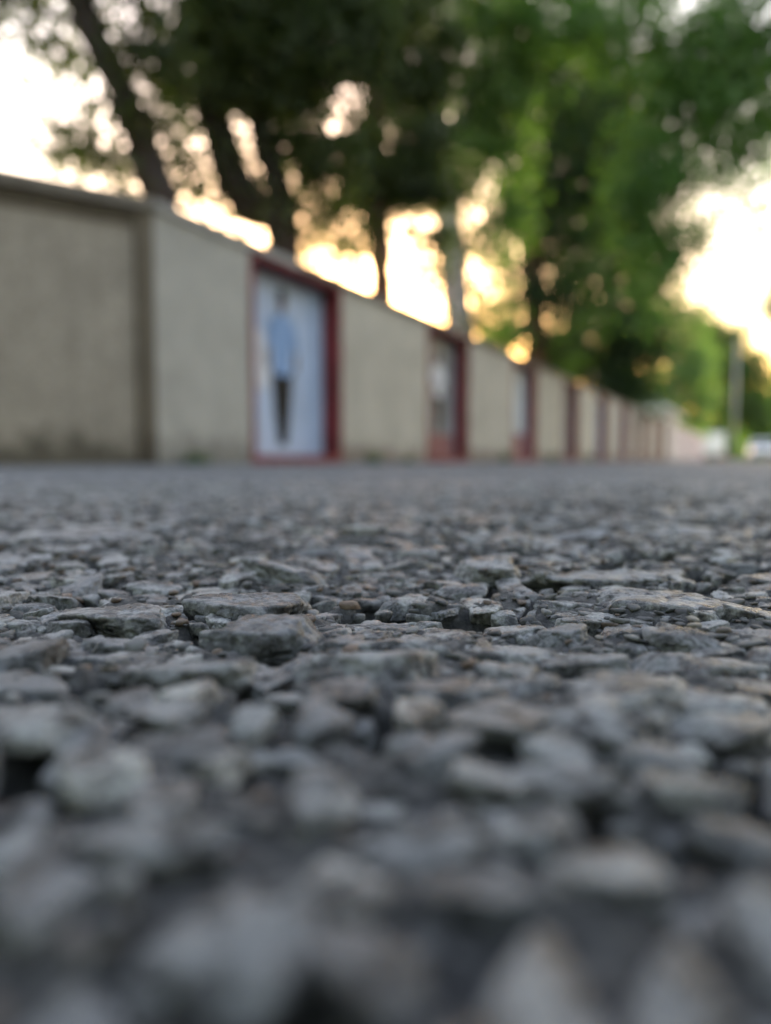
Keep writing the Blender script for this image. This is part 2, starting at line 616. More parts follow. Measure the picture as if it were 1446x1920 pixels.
N_BIG = 26
bigs = [stone_shape(5, 100 + i) for i in range(N_BIG)]
mids = [stone_shape(3, 300 + i) for i in range(24)]
lows = [stone_shape(2, 500 + i) for i in range(24)]
grits = [stone_shape(1, 700 + i, False) for i in range(12)]
fgrits = [stone_shape(2, 861 + i) for i in range(12)]
big_me = []
for i, (v, f) in enumerate(bigs):
    big_me.append(mesh_np('stone', v, f, M['stone'], True))

# dart-throw discs of falling size over the visible patch of road
stones = []
cellsz = 0.008
hash_ = {}


def fits(x, y, r, slack):
    cx, cy = int(x // cellsz), int(y // cellsz)
    reach = 2 if r < 0.0085 else 3
    for i in range(cx - reach, cx + reach + 1):
        for j in range(cy - reach, cy + reach + 1):
            for (x2, y2, r2) in hash_.get((i, j), ()):
                dd = (x - x2) ** 2 + (y - y2) ** 2
                s = (r + r2) * slack
                if dd < s * s:
                    return False
    return True


def put(x, y, r, extra=()):
    hash_.setdefault((int(x // cellsz), int(y // cellsz)), []).append((x, y, r))
    stones.append((x, y, r) + tuple(extra))


# the large slabs one can recognise in the photograph (pixel centre, half width in pixels)
for (px, py, hw, asp, tp) in ((490, 1212, 120, 1.45, 4.0), (475, 1152, 95, 1.5, 3.4), (230, 1178, 85, 1.4, 3.0), (345, 1305, 90, 1.3, 2.8),
                              (545, 1092, 85, 1.7, 2.6), (920, 1092, 55, 1.1, 3.4), (1062, 1205, 55, 1.2, 2.4), (1250, 1150, 110, 1.6, 2.0),
                              (1130, 1098, 100, 1.8, 2.4), (600, 1590, 110, 0.75, 3.2), (160, 1560, 120, 0.9, 3.0), (640, 1380, 95, 1.2, 2.8),
                              (700, 1300, 110, 1.8, 2.8), (840, 1500, 90, 1.0, 2.4), (300, 1430, 85, 1.2, 3.0), (1080, 1570, 110, 1.6, 2.6),
                              (470, 1440, 80, 1.0, 3.0), (250, 1710, 140, 1.5, 2.6), (1300, 1570, 110, 1.6, 2.4), (960, 1250, 60, 1.4, 2.2),
                              (1100, 1440, 110, 1.6, 2.4), (1380, 1420, 100, 1.4, 2.2), (60, 1450, 110, 1.3, 2.8), (900, 1780, 130, 1.3, 2.0),
                              (1150, 1750, 130, 1.0, 2.4), (1080, 1260, 70, 1.8, 2.2), (30, 1270, 80, 1.2, 2.6), (760, 1240, 80, 1.6, 2.0),
                              (690, 1015, 40, 1.3, 3.0), (1090, 1025, 45, 1.5, 2.6), (180, 1020, 75, 1.7, 2.4)):
    z_ = F * CAM_H / (py - 862)
    x_ = (px - 723) / F * z_
    rx = hw / F * z_ * (1.0 if py < 1350 else 0.74)
    put(x_, z_, rx * 0.9, (asp, tp / 1000.0))

def bald(x, y):
    return float(pit(np.array([x]), np.array([y]))[0])


area = 0.60 * YMAX ** 2 + 0.1 * YMAX
for r_mm, n_try in ((7.0, 300), (6.0, 600), (5.0, 1800), (4.2, 5000), (3.4, 16000), (2.7, 30000), (2.1, 50000), (1.6, 70000)):
    yy = YMAX * np.sqrt(RNG.uniform(0.0004, 1, n_try))
    xx = RNG.uniform(-1, 1, n_try) * (0.60 * yy + 0.05)
    for x, y in zip(xx, yy):
        if (r_mm < 2 and y > 0.28) or (r_mm < 2.5 and y > 0.45) or (r_mm < 3.2 and y > 0.6):
            continue
        if r_mm > 5.5 and y < 0.07:
            continue
        r = r_mm / 1000 * random.uniform(0.85, 1.15)
        if r_mm < 5.5 and random.random() < 0.9 * bald(x, y) * (0.4 if 0 < y < 0.08 else 1):
            continue
        if fits(x, y, r, 0.88):
            put(x, y, r)

n_view = len(stones)
for r_mm, n_try in ((5.4, 4000), (4.2, 12000), (3.3, 26000), (2.6, 30000)):
    for x, y in zip(RNG.uniform(-0.56, 0.56, n_try), RNG.uniform(-0.2, 0.64, n_try)):
        if in_wedge(x, y):
            continue
        r = r_mm / 1000 * random.uniform(0.85, 1.15)
        if random.random() < 0.9 * bald(x, y) * (0.4 if 0 < y < 0.08 else 1):
            continue
        if fits(x, y, r, 0.88):
            put(x, y, r)

st = []
for s in stones:
    x, y, r = s[:3]
    if len(s) > 3:
        asp, top = s[3], s[4]
        rot = random.uniform(-0.25, 0.25) + (math.pi if random.random() < 0.5 else 0)
    else:
        asp = random.uniform(1.0, 1.7)
        top = random.triangular(-0.5, 2.4, 0.5) / 1000 * min(1.15, max(0.5, r / 0.0042))
        if 0 < y < 0.085 and r > 0.0026:
            top = random.triangular(0.2, 3.0, 1.6) / 1000
        elif r < 0.0026:
            top = random.uniform(-0.5, 0.7) / 1000
        rot = random.uniform(0, 6.28)
    q = math.sqrt(asp)
    sx, sy = r * 1.12 * q, r * 1.12 / q
    sz = min(0.0065, max(0.0022, r * random.uniform(0.6, 0.95)))
    st.append((x, y, r, sx, sy, sz, rot, top, len(s) > 3))

und = undulation(np.array([s[0] for s in st]), np.array([s[1] for s in st]))


def slope(x, y):
    e = 0.003
    return ((undulation(x + e, y) - undulation(x - e, y)) / (2 * e), (undulation(x, y + e) - undulation(x, y - e)) / (2 * e))


sl = np.stack(slope(np.array([s[0] for s in st]), np.array([s[1] for s in st])), -1)


def view_size(s):
    x, y, r = s[:3]
    if y < 0.034 or abs(x) > 0.53 * y + r:
        return 0
    return r / y


order = sorted(range(len(st)), key=lambda i: (-st[i][8], -view_size(st[i])))
single = order[:300]
rest = order[300:]
for k, i in enumerate(single):
    x, y, r, sx, sy, sz, rot, top, sp = st[i]
    o = link('stone', big_me[k % N_BIG], road)
    zc = und[i] + top - sz * 0.58
    o.location = (x, y, zc)
    o.rotation_euler = (0.6 * sl[i][1] + random.gauss(0, 0.10), -0.6 * sl[i][0] + random.gauss(0, 0.10), 0)
    o.rotation_euler = (o.rotation_euler.to_matrix() @ Matrix.Rotation(rot, 3, 'Z')).to_euler()
    o.scale = (sx, sy, sz)


def join_many(name, items, shapes, mat, parent):
    V, FF, T, base = [], [], [], 0
    for k, (x, y, zc, sx, sy, sz, rot, tone) in enumerate(items):
        v, f = shapes[k % len(shapes)]
        v = v * (sx, sy, sz)
        tx, ty = random.gauss(0, 0.12), random.gauss(0, 0.12)
        v = v.copy()
        v[:, 2] += v[:, 0] * tx + v[:, 1] * ty
        c, s = math.cos(rot), math.sin(rot)
        v = np.stack([v[:, 0] * c - v[:, 1] * s + x, v[:, 0] * s + v[:, 1] * c + y, v[:, 2] + zc], -1)
        V.append(v)
        FF.append(f + base)
        T.append(np.full(len(v), tone))
        base += len(v)
    me = mesh_np(name, np.vstack(V), np.vstack(FF), mat, True, {'tone': np.concatenate(T)})
    o = link(name, me, parent)
    o['kind'] = 'stuff'
    return o


def pack(ids):
    out = []
    for i in ids:
        x, y, r, sx, sy, sz, rot, top, sp = st[i]
        out.append((x, y, und[i] + top - sz * 0.58, sx, sy, sz, rot, random.random()))
    return out


foc_ids = [i for i in rest if i < n_view and 0.10 < st[i][1] < 0.21 and st[i][2] > 0.0022]
fs = set(foc_ids)
side_ids = [i for i in rest if i >= n_view]
near_ids = [i for i in rest if st[i][1] < 0.36 and i not in fs and i < n_view]
far_ids = [i for i in rest if st[i][1] >= 0.36 and i < n_view]
highs = [stone_shape(4, 400 + i) for i in range(24)]
join_many('road_stones', pack(foc_ids), highs, M['stone_mass'], road)
simple = [stone_shape(1, 900 + i, False) for i in range(24)]
join_many('road_stones', pack(side_ids + [i for i in far_ids if st[i][1] > 0.5]), simple, M['stone_mass'], road)
join_many('road_stones', pack(near_ids), mids, M['stone_mass'], road)
join_many('road_stones', pack([i for i in far_ids if st[i][1] <= 0.5]), lows, M['stone_mass'], road)

# grit: tiny chips lying in the gaps
items_n, items_f = [], []
for k in range(24000):
    y = 0.5 * math.sqrt(random.uniform(0.004, 1))
    x = random.uniform(-1, 1) * (0.58 * y + 0.02)
    r = random.uniform(0.0004, 0.0013) * (1.0 if random.random() < 0.85 else 1.5)
    z = random.uniform(-0.0006, 0.0003)
    it = [x, y, z, r * random.uniform(0.8, 1.5), r, r * random.uniform(0.45, 0.8), random.uniform(0, 6.28), random.random()]
    (items_n if 0.11 < y < 0.185 else items_f).append(it)
for its in (items_n, items_f):
    gx, gy = np.array([i[0] for i in its]), np.array([i[1] for i in its])
    uu = undulation(gx, gy) + bed_relief(gx, gy)
    for i, u_ in zip(its, uu):
        i[2] += u_
join_many('grit', items_n, fgrits, M['grit'], road)
join_many('grit', items_f, grits, M['grit'], road)

# ------------------------------------------------------------------ boundary wall with painted niches
H = 1.80
RZ = math.pi / 2 - A
wall_origin = -D * N


def s_at(z):
    return (z - D * math.sin(A)) / math.cos(A)


S0 = 4.15            # corner where the wall turns
NI0, NIW, PER = 5.26, 1.53, 3.75
TH = 0.26
wall = empty('boundary_wall', wall_origin, RZ)
tag(wall, 'long ochre roadside wall with a row of maroon framed mural niches', 'wall')


def wall_run(parent, s_list, matp, matf, mural):
    """s_list: (kind, s0, s1)"""
    for kind, a, b_ in s_list:
        if kind == 'panel':
            mb = MB()
            mb.box(a, b_, 0.0, TH, -0.04, H - 0.07)
            mb.build('wall_panel', matp, parent)
        else:
            k = kind
            fr = MB()
            fr.box(a, b_, 0.205, TH, -0.04, H - 0.072)       # back of the recess
            back = fr.build('niche', matf, parent)
            jr = MB(); jr.box(b_ - 0.05, b_ - 0.002, -0.012, 0.203, 0.07, H - 0.075); jr.build('jamb', matf, back)
            jl = MB(); jl.box(a + 0.002, a + 0.06, -0.012, 0.203, 0.07, H - 0.075); jl.build('jamb', matf, back)
            sl = MB(); sl.box(a + 0.002, b_ - 0.002, -0.014, 0.203, -0.02, 0.069); sl.build('sill', matf, back)
            ln = MB(); ln.box(a + 0.061, b_ - 0.051, -0.010, 0.203, H - 0.112, H - 0.076); ln.build('lintel', matf, back)
            if mural:
                mural(back, a + 0.062, b_ - 0.052, k)


def figure(parent, xc, z0, h, y, top, low, sk, shirt_w=0.15):
    """flat painted standing figure, 4 mm proud of the mural board"""
    def flat(name, pts, mat, dy):
        m_ = MB()
        m_.prism([(xc + p[0], z0 + p[1] * h) for p in pts], y - 0.004 - dy, y - dy)
        m_.build(name, mat, parent)
    flat('painted_trousers', [(-0.07, 0.0), (0.07, 0.0), (0.12, 0.2), (0.17, 0.47), (-0.17, 0.47), (-0.12, 0.2)], low, 0.0)
    w_ = shirt_w
    flat('painted_shirt', [(-0.13, 0.44), (0.13, 0.44), (0.14, 0.6), (w_, 0.79), (0.05, 0.835), (-0.05, 0.835), (-w_, 0.79), (-0.14, 0.6)], top, 0.0005)
    for sg in (-1, 1):
        flat('painted_sleeve', [(sg * w_, 0.785), (sg * (w_ + 0.035), 0.76), (sg * (w_ + 0.075), 0.60), (sg * (w_ + 0.02), 0.60), (sg * (w_ - 0.03), 0.72)][::sg], top, 0.001)
        flat('painted_hand', [(sg * (w_ + 0.07), 0.595), (sg * (w_ + 0.065), 0.50), (sg * (w_ + 0.03), 0.46), (sg * (w_ + 0.015), 0.51), (sg * (w_ + 0.025), 0.595)][::sg], sk, 0.001)
    flat('painted_neck', [(-0.04, 0.836), (0.04, 0.836), (0.035, 0.87), (-0.035, 0.87)], sk, 0.0008)
    flat('painted_head', [(0.062 * math.cos(q), 0.915 + 0.068 * math.sin(q)) for q in [i * math.pi / 6 for i in range(12)]], sk, 0.001)
    flat('painted_hair', [(-0.066, 0.93), (0.066, 0.93), (0.055, 0.985), (0.0, 1.0), (-0.055, 0.985)], low, 0.0015)


def murals(parent, a, b_, k):
    bm_ = (M['panel_blue'], M['panel_grey'], M['panel_ice'], M['panel_grey'], M['panel_blue'])[k % 5]
    m_ = MB()
    m_.box(a, b_, 0.185, 0.2045, 0.071, H - 0.114)
    m_.build('mural_board', bm_, parent)
    if k == 0:
        for pts in ([(0.12, 0.75), (0.42, 0.62), (0.5, 0.85), (0.45, 1.1), (0.3, 1.18), (0.12, 1.0)],):
            w2 = MB()
            w2.prism([(a + p[0], p[1]) for p in pts], 0.178, 0.1835)
            w2.build('painted_cloud', M['white_paint_mural'], parent)
        figure(parent, (a + b_) / 2 - 0.03, 0.17, 1.42, 0.176, M['shirt'], M['black_paint'], M['skin_paint'], 0.19)
    elif k == 1:
        figure(parent, (a + b_) / 2 + 0.05, 0.40, 1.1, 0.18, M['white_paint_mural'], M['black_paint'], M['skin_paint'], 0.17)
        w2 = MB(); w2.box(a + 0.05, b_ - 0.1, 0.176, 0.183, 0.08, 0.38); w2.build('painted_ground', M['rose_paint'], parent)
    elif k == 2:
        w2 = MB(); w2.box(a + 0.1, b_ - 0.15, 0.176, 0.183, 0.08, 0.5); w2.build('painted_ground', M['rose_paint'], parent)


runs = [('panel', S0 + 0.002, NI0)]
for i in range(9):
    a = NI0 + PER * i
    runs.append((i, a, a + NIW))
    runs.append(('panel', a + NIW, a + PER))
first = runs[0]
mb = MB(); mb.box(first[1], first[2], 0, TH, -0.04, H - 0.07)
mb.build('wall_panel', M['plaster_grey'], wall)
wall_run(wall, runs[1:], M['plaster'], M['red'], murals)
S1 = NI0 + PER * 9
cs = S0
i = 0
while cs < S1 - 0.1:
    ce = min(cs + PER / 2, S1)
    mb = MB(); mb.box(cs + 0.004, ce - 0.004, -0.03, TH + 0.03, H - 0.069, H, 0.012)
    mb.build('coping_stone', M['coping'] if i > 0 else M['plaster_grey'], wall)
    cs = ce
    i += 1

# whitewashed continuation
white = empty('whitewashed_wall', wall_origin + U * (S1 + 0.01), RZ)
tag(white, 'whitewashed wall with faded pink piers carrying on beyond the ochre wall', 'wall')
sw = 0.0
while sw < 22:
    mb = MB(); mb.box(sw, sw + 2.5, 0, 0.24, -0.04, H - 0.06); mb.build('wall_panel', M['white_plaster'], white)
    mb = MB(); mb.box(sw + 2.5, sw + 2.9, -0.05, 0.26, -0.04, H - 0.03); mb.build('pier', M['pink'], white)
    mb = MB(); mb.box(sw + 0.01, sw + 2.49, -0.03, 0.27, H - 0.059, H); mb.build('coping_stone', M['white_plaster'], white)
    sw += 2.9

# splayed wall at the left, turning away at the corner
cpos = wall_origin + U * S0
p0 = at(0, 862, 4.81)
ang = math.atan2(cpos.y - p0.y, cpos.x - p0.x)
L2 = 6.0
e2 = empty('splayed_wall', (cpos.x, cpos.y, 0), ang)
tag(e2, 'rough brown splayed wall with dark projecting top over a painted shade band and corner rib at the bend', 'wall')
mb = MB(); mb.box(-L2, -0.122, 0.03, TH, -0.04, H - 0.19); mb.build('wall_panel', M['plaster_rough'], e2)
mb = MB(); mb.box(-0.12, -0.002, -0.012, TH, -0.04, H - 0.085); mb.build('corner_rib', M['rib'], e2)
mb = MB(); mb.box(-L2, -0.122, 0.012, TH, H - 0.188, H - 0.087); mb.build('top_shade_band', M['rib'], e2)  # dark strip painted as the shade under the coping overhang
mb = MB(); mb.box(-L2, -0.004, -0.05, TH + 0.03, H - 0.085, H - 0.003, 0.015); mb.build('coping_stone', M['coping'], e2)


# ------------------------------------------------------------------ trees
def leaves(clumps, size, twig, dens_jit=0.35):
    """clumps: (centre, (rx, ry, rz), count). Leaves sit in twig-sized bunches spread through each clump's volume"""
    Vs, Ts = [], []
    for c, rad, n in clumps:
        rad = np.array(rad)
        nb = max(6, int(n / 70))
        d = RNG.normal(size=(nb, 3))
        d /= np.linalg.norm(d, axis=1, keepdims=True)
        rr = RNG.uniform(0, 1, (nb, 1)) ** (1 / 2.4)
        bc = np.array(c) + d * rr * rad
        which = RNG.integers(0, nb, n)
        p = bc[which] + RNG.normal(size=(n, 3)) * twig * np.array([1.1, 1.1, 0.8])
        a = RNG.normal(size=(n, 3)); a[:, 2] -= 0.35
        a /= np.linalg.norm(a, axis=1, keepdims=True)
        b_ = np.cross(a, RNG.normal(size=(n, 3)))
        b_ /= np.linalg.norm(b_, axis=1, keepdims=True)
        cc = np.cross(a, b_)
        L = size * RNG.uniform(0.7, 1.3, (n, 1))
        W = L * 0.27
        q = np.stack([p - a * L * 0.5, p + b_ * W + cc * W * 0.25, p + a * L * 0.5, p - b_ * W + cc * W * 0.25], 1)
        Vs.append(q.reshape(-1, 3))
        tn = np.clip(RNG.uniform(0, 1, nb)[which] * 0.6 + RNG.uniform(0, 0.4, n), 0, 1)
        Ts.append(np.repeat(tn, 4))
    V = np.vstack(Vs)
    f = np.arange(len(V)).reshape(-1, 4)
    return V, f, np.concatenate(Ts)


def px_clumps(lst, depth, tau, leaf_area):
    out = []
    for e in lst:
        px, py, rx, rz = e[:4]
        tm = e[4] if len(e) > 4 else 1.0
        dz = e[5] if len(e) > 5 else 0.0
        dpt = depth + dz
        c = at(px, py, dpt)
        k = dpt / F
        a, b_ = rx * k, rz * k
        n = int(tau * tm * math.pi * a * b_ / leaf_area)
        out.append((tuple(c), (a, max(0.5, (a + b_) * 0.45), b_), max(n, 30)))
    return out


def tree(name, label, cat_group, trunk_paths, depth, bark, leafm, clumps, tau, size, twig=0.13):
    """trunk_paths: list of [(px, py, half width px), ...] from low to high; the first path reaches the ground"""
    base = at(trunk_paths[0][0][0], trunk_paths[0][0][1], depth)
    root = empty(name, (base.x, base.y, 0))
    tag(root, label, 'tree', cat_group)
    off = Vector((base.x, base.y, 0))
    for j, path in enumerate(trunk_paths):
        pts = [at(p[0], p[1], depth + (p[3] if len(p) > 3 else 0)) for p in path]
        rad = [p[2] * depth / F for p in path]
        if j == 0:
            g0 = Vector((pts[0].x + 0.02, pts[0].y, -0.1))
            pts = [g0] + pts
            rad = [rad[0] * 1.35] + rad
        sp = spline(pts, 5)
        rs = np.interp(np.linspace(0, len(rad) - 1, len(sp)), range(len(rad)), rad)
        mb = MB()
        mb.tube([p - off for p in sp], list(rs), 14, 0.25)
        mb.build('trunk' if j == 0 else 'limb', bark, root, True)
    V, f, tn = leaves(px_clumps(clumps, depth, tau, size * size * 0.27 * 0.55), size, twig)
    V = V - np.array(off)
    me = mesh_np('crown', V, f, leafm, False, {'tone': tn})
    link('crown', me, root)
    return root


GRP = 'trees behind the wall'
# leaning trunk at the left, thin wispy crown
tree('leaning_tree', 'dark leaning trunk with thin wispy leaves above the bend in the wall', GRP,
     [[(306, 420, 33), (288, 335, 31), (240, 200, 27), (187, 85, 26), (145, -10, 25), (95, -140, 20)],
      [(262, 230, 9), (200, 190, 6), (150, 200, 4)], [(180, 60, 10), (60, 10, 6), (-40, -10, 4)]],
     7.6, M['bark_dark'], M['leaf_olive'],
     [(40, 10, 70, 45, 0.45), (190, 260, 85, 60, 0.55), (200, 175, 60, 50, 0.35), (285, 90, 55, 90, 0.8), (310, 190, 45, 80, 0.6),
      (160, -90, 200, 110, 1.0), (240, 310, 40, 50, 0.7), (125, 290, 60, 35, 0.75), (230, 130, 50, 80, 0.6), (100, 110, 50, 70, 0.3), (210, 320, 50, 35, 0.8), (230, 250, 40, 60, 0.6), (40, 30, 70, 45, 0.8), (110, 50, 40, 70, 0.5), (60, 200, 60, 90, 0.12), (130, 200, 50, 90, 0.5), (300, 260, 40, 60, 0.6), (320, 100, 50, 80, 0.8), (-60, 120, 60, 80, 0.4), (20, -200, 200, 120, 0.8)], 1.95, 0.10)
# forked dark tree
tree('forked_tree', 'broad dark forked tree rising behind the wall left of the first niche', GRP,
     [[(538, 520, 27), (530, 440, 28), (508, 400, 28), (470, 388, 34), (430, 315, 33), (403, 220, 31), (392, 90, 34), (384, -40, 34), (380, -200, 24)],
      [(541, 470, 26), (531, 390, 25), (513, 320, 24), (488, 250, 20), (478, 150, 16), (500, 20, 12)], [(395, 90, 14), (340, 20, 9), (300, -60, 6)],
      [(520, 330, 10), (560, 240, 8), (590, 130, 6)]],
     9.0, M['bark_dark'], M['leaf_olive'],
     [(470, 60, 130, 130, 1.9), (600, 110, 110, 110, 1.9), (560, 240, 85, 60, 1.1), (420, 130, 60, 110, 1.5), (335, 60, 60, 80, 1.0), (340, 320, 40, 40, 0.4),
      (500, 160, 80, 70, 1.4), (620, 30, 150, 70, 1.6), (450, -150, 260, 120, 1.2), (600, 290, 60, 50, 0.75), (470, 320, 30, 45, 0.5),
      (572, 350, 38, 60, 0.9), (660, 235, 50, 40, 0.7), (330, 310, 45, 70, 0.8), (385, 330, 45, 60, 0.6), (365, 430, 30, 25, 0.4), (450, 330, 45, 60, 0.6), (345, 210, 40, 60, 0.6), (398, 370, 18, 55, 1.1), (455, 410, 18, 45, 1.1), (325, 380, 20, 30, 0.6), (520, 430, 20, 40, 0.8), (450, 250, 50, 50, 0.8), (530, 170, 70, 90, 1.5), (610, 330, 50, 45, 0.9), (500, 350, 40, 60, 0.4), (600, 20, 130, 60, 1.0), (480, 30, 100, 50, 1.2), (650, 330, 40, 40, 0.6), (620, 420, 80, 90, 0.5), (600, 300, 60, 60, 0.6), (350, 150, 50, 70, 0.8)], 1.95, 0.10)
# slender tree
tree('slender_tree', 'slender reddish trunk standing behind the plain panel after the first niche', GRP,
     [[(718, 580, 20), (714, 480, 20), (708, 380, 20), (704, 250, 19), (700, 60, 15), (690, -120, 10)],
      [(706, 300, 8), (650, 200, 6), (600, 120, 4)]],
     11.5, M['bark_red'], M['leaf_olive'],
     [(760, 60, 110, 110, 1.9), (740, 250, 75, 110, 1.6), (700, 360, 45, 60, 1.2), (770, 350, 55, 55, 1.2), (640, 400, 45, 30, 0.35), (680, 440, 35, 40, 0.5),
      (770, 160, 75, 70, 1.8), (720, 30, 60, 60, 1.6), (700, -120, 220, 100, 1.2), (640, 260, 40, 35, 0.5), (605, 410, 40, 30, 0.5), (690, 320, 60, 80, 1.5), (790, 300, 60, 70, 1.6), (830, 400, 30, 80, 1.0), (735, 390, 40, 45, 1.2), (700, 450, 30, 60, 0.8), (815, 520, 22, 50, 0.6), (660, 480, 40, 40, 0.3), (775, 470, 60, 90, 0.3), (640, 390, 90, 60, 0.6), (800, 430, 50, 60, 0.6), (610, 470, 60, 40, 0.4)], 1.9, 0.11)
# pale trunk
tree('pale_tree', 'pale grey trunk leaning slightly beside the second niche', GRP,
     [[(866, 660, 28), (856, 560, 27), (846, 460, 26), (832, 330, 21), (812, 210, 20), (796, 120, 15), (780, -60, 10)],
      [(828, 300, 10), (880, 200, 8), (930, 110, 5)]],
     14.0, M['bark_pale'], M['leaf_mid'],
     [(930, 190, 90, 90, 1.6), (850, 100, 50, 50, 0.6), (830, 240, 50, 60, 1.0), (930, 330, 70, 70, 1.2), (900, 450, 45, 40, 0.7), (915, 530, 40, 60, 0.8),
      (850, 20, 40, 30, 0.5), (980, 70, 90, 80, 1.3), (880, -110, 200, 90, 1.2), (930, 600, 45, 35, 1.0), (880, 430, 40, 90, 0.8), (860, 560, 30, 60, 0.8), (820, 330, 50, 70, 1.3), (880, 290, 60, 70, 1.4), (870, 130, 60, 110, 1.3), (900, 20, 70, 50, 1.3), (840, 60, 40, 60, 1.0), (900, 590, 40, 45, 1.0), (940, 430, 50, 70, 1.2)], 1.45, 0.12, 0.2)
# middle tree with the big dark crown
tree('shady_tree', 'large shady tree with reddish trunk and dense green crown past the third niche', GRP,
     [[(1008, 680, 20), (1004, 590, 20), (1000, 500, 22), (994, 380, 22), (985, 200, 20), (980, 0, 14)],
      [(998, 440, 12), (1060, 340, 10), (1120, 240, 7)], [(995, 380, 10), (940, 300, 8), (900, 220, 5)]],
     19.0, M['bark_red'], M['leaf_dark'],
     [(1000, 250, 150, 150, 1.7), (1080, 400, 120, 130, 1.8), (1000, 420, 80, 90, 1.3), (1120, 200, 120, 130, 1.6), (980, 620, 50, 50, 1.0), (1060, 580, 90, 90, 1.5),
      (1000, 80, 120, 100, 1.1), (950, 520, 40, 60, 0.9), (960, 640, 50, 40, 1.5), (1030, 660, 60, 45, 1.6), (930, 630, 40, 30, 1.2), (1000, 540, 60, 70, 1.3), (1050, -110, 250, 110, 1.0)], 1.1, 0.16, 0.26)
tree('dense_tree', 'dense dark evergreen tree drooping low over the middle of the wall', GRP,
     [[(1150, 740, 16), (1148, 640, 16), (1142, 500, 16), (1135, 350, 14), (1130, 200, 10)]],
     27.0, M['bark_dark'], M['leaf_dark'],
     [(1150, 500, 100, 110, 1.9), (1170, 600, 80, 90, 1.9), (1110, 640, 80, 60, 1.7), (1190, 690, 50, 45, 1.7), (1130, 330, 130, 130, 1.6), (1050, 650, 60, 45, 1.5),
      (1100, 150, 160, 120, 1.2), (1215, 540, 40, 70, 1.4), (1110, 700, 60, 40, 1.9), (1160, 730, 60, 40, 1.9), (1060, 690, 60, 30, 1.8), (1200, 640, 50, 60, 1.8), (1205, 750, 40, 30, 1.6)], 1.5, 0.20, 0.34)
# sunlit light green tree further on
tree('light_green_tree', 'light green sunlit tree beyond the dark evergreen near the far end of wall', GRP,
     [[(1262, 800, 7), (1262, 740, 7), (1264, 660, 6), (1266, 580, 4)]],
     56.0, M['bark_pale'], M['leaf_light'],
     [(1255, 700, 55, 55, 1.6), (1285, 640, 55, 55, 1.2), (1240, 745, 35, 30, 1.5), (1300, 720, 40, 70, 1.4), (1290, 590, 30, 30, 0.5), (1250, 770, 35, 25, 1.2), (1290, 780, 30, 40, 1.2)], 1.8, 0.32, 0.5)
tree('round_tree', 'rounded olive green tree at the far end of the road', GRP,
     [[(1352, 845, 7), (1352, 790, 7), (1350, 700, 6), (1348, 640, 4)]],
     86.0, M['bark_dark'], M['leaf_mid'],
     [(1345, 690, 45, 80, 1.7), (1330, 650, 38, 50, 1.3), (1385, 730, 45, 60, 1.6), (1355, 790, 45, 35, 1.7), (1410, 770, 40, 55, 1.5), (1325, 610, 30, 35, 1.2), (1365, 650, 40, 45, 1.2), (1400, 690, 45, 50, 1.4), (1320, 720, 35, 80, 1.5), (1430, 800, 35, 40, 1.3)],
     1.8, 0.45, 0.7)
tree('far_tree', 'green tree standing furthest down the road behind the white car', 'trees along the far road',
     [[(1450, 850, 5), (1450, 800, 5), (1452, 760, 4)]],
     120.0, M['bark_dark'], M['leaf_mid'],
     [(1450, 790, 45, 45, 1.5), (1420, 820, 30, 28, 1.5), (1440, 750, 40, 50, 1.2), (1490, 740, 50, 60, 1.5), (1530, 790, 50, 60, 1.5)], 1.7, 0.6, 0.9)

# trees on the right side of the road whose branches reach into the picture
GR = 'trees on the right side of the road'
tree('overhanging_tree', 'green leafy branches hanging over the road at the upper right', GR,
     [[(1760, 700, 34), (1750, 400, 32), (1700, 100, 30), (1640, -120, 24)], [(1690, 60, 16), (1500, 40, 11), (1350, 90, 7), (1250, 160, 4)],
      [(1730, 300, 14), (1560, 220, 9), (1430, 260, 5), (1340, 330, 3)]],
     13.0, M['bark_dark'], M['leaf_green'],
     [(1180, 70, 120, 80, 1.3), (1330, 90, 120, 80, 1.9), (1260, 190, 110, 70, 1.8), (1400, 150, 100, 80, 1.8), (1420, 60, 90, 60, 1.4), (1350, 220, 80, 50, 1.2), (1240, 290, 80, 70, 1.5), (1330, 270, 70, 60, 1.2), (1420, 300, 60, 35, 0.6),
      (1250, 370, 60, 50, 1.1), (1290, 450, 35, 55, 0.8), (1420, 260, 50, 40, 0.6), (1500, 150, 130, 120, 1.2), (1650, 50, 200, 160, 1.2), (1300, -100, 260, 90, 1.0),
      (1370, 340, 60, 60, 0.35), (1390, 430, 60, 90, 0.32), (1440, 280, 50, 60, 0.9), (1100, 40, 100, 60, 0.9), (1020, 30, 80, 50, 0.7), (1430, 380, 40, 60, 0.4), (1340, 470, 40, 70, 0.4), (1290, 560, 30, 60, 0.6), (1200, 370, 60, 60, 1.8), (1215, 440, 60, 60, 1.8), (1255, 490, 45, 60, 1.4), (1230, 560, 40, 60, 1.2), (1200, 310, 60, 60, 1.2), (1320, 390, 50, 60, 0.7), (1360, 300, 60, 40, 0.7), (1310, 540, 40, 40, 0.35)], 1.35, 0.12, 0.2)
tree('roadside_tree', 'dark leafy tree at the right edge over the road', GR,
     [[(1560, 820, 14), (1556, 700, 14), (1550, 560, 12), (1540, 460, 8)]],
     34.0, M['bark_dark'], M['leaf_dark'],
     [(1475, 575, 40, 50, 1.7), (1540, 520, 70, 80, 1.7), (1580, 620, 60, 70, 1.6), (1510, 640, 30, 40, 1.0)], 1.8, 0.22, 0.36)

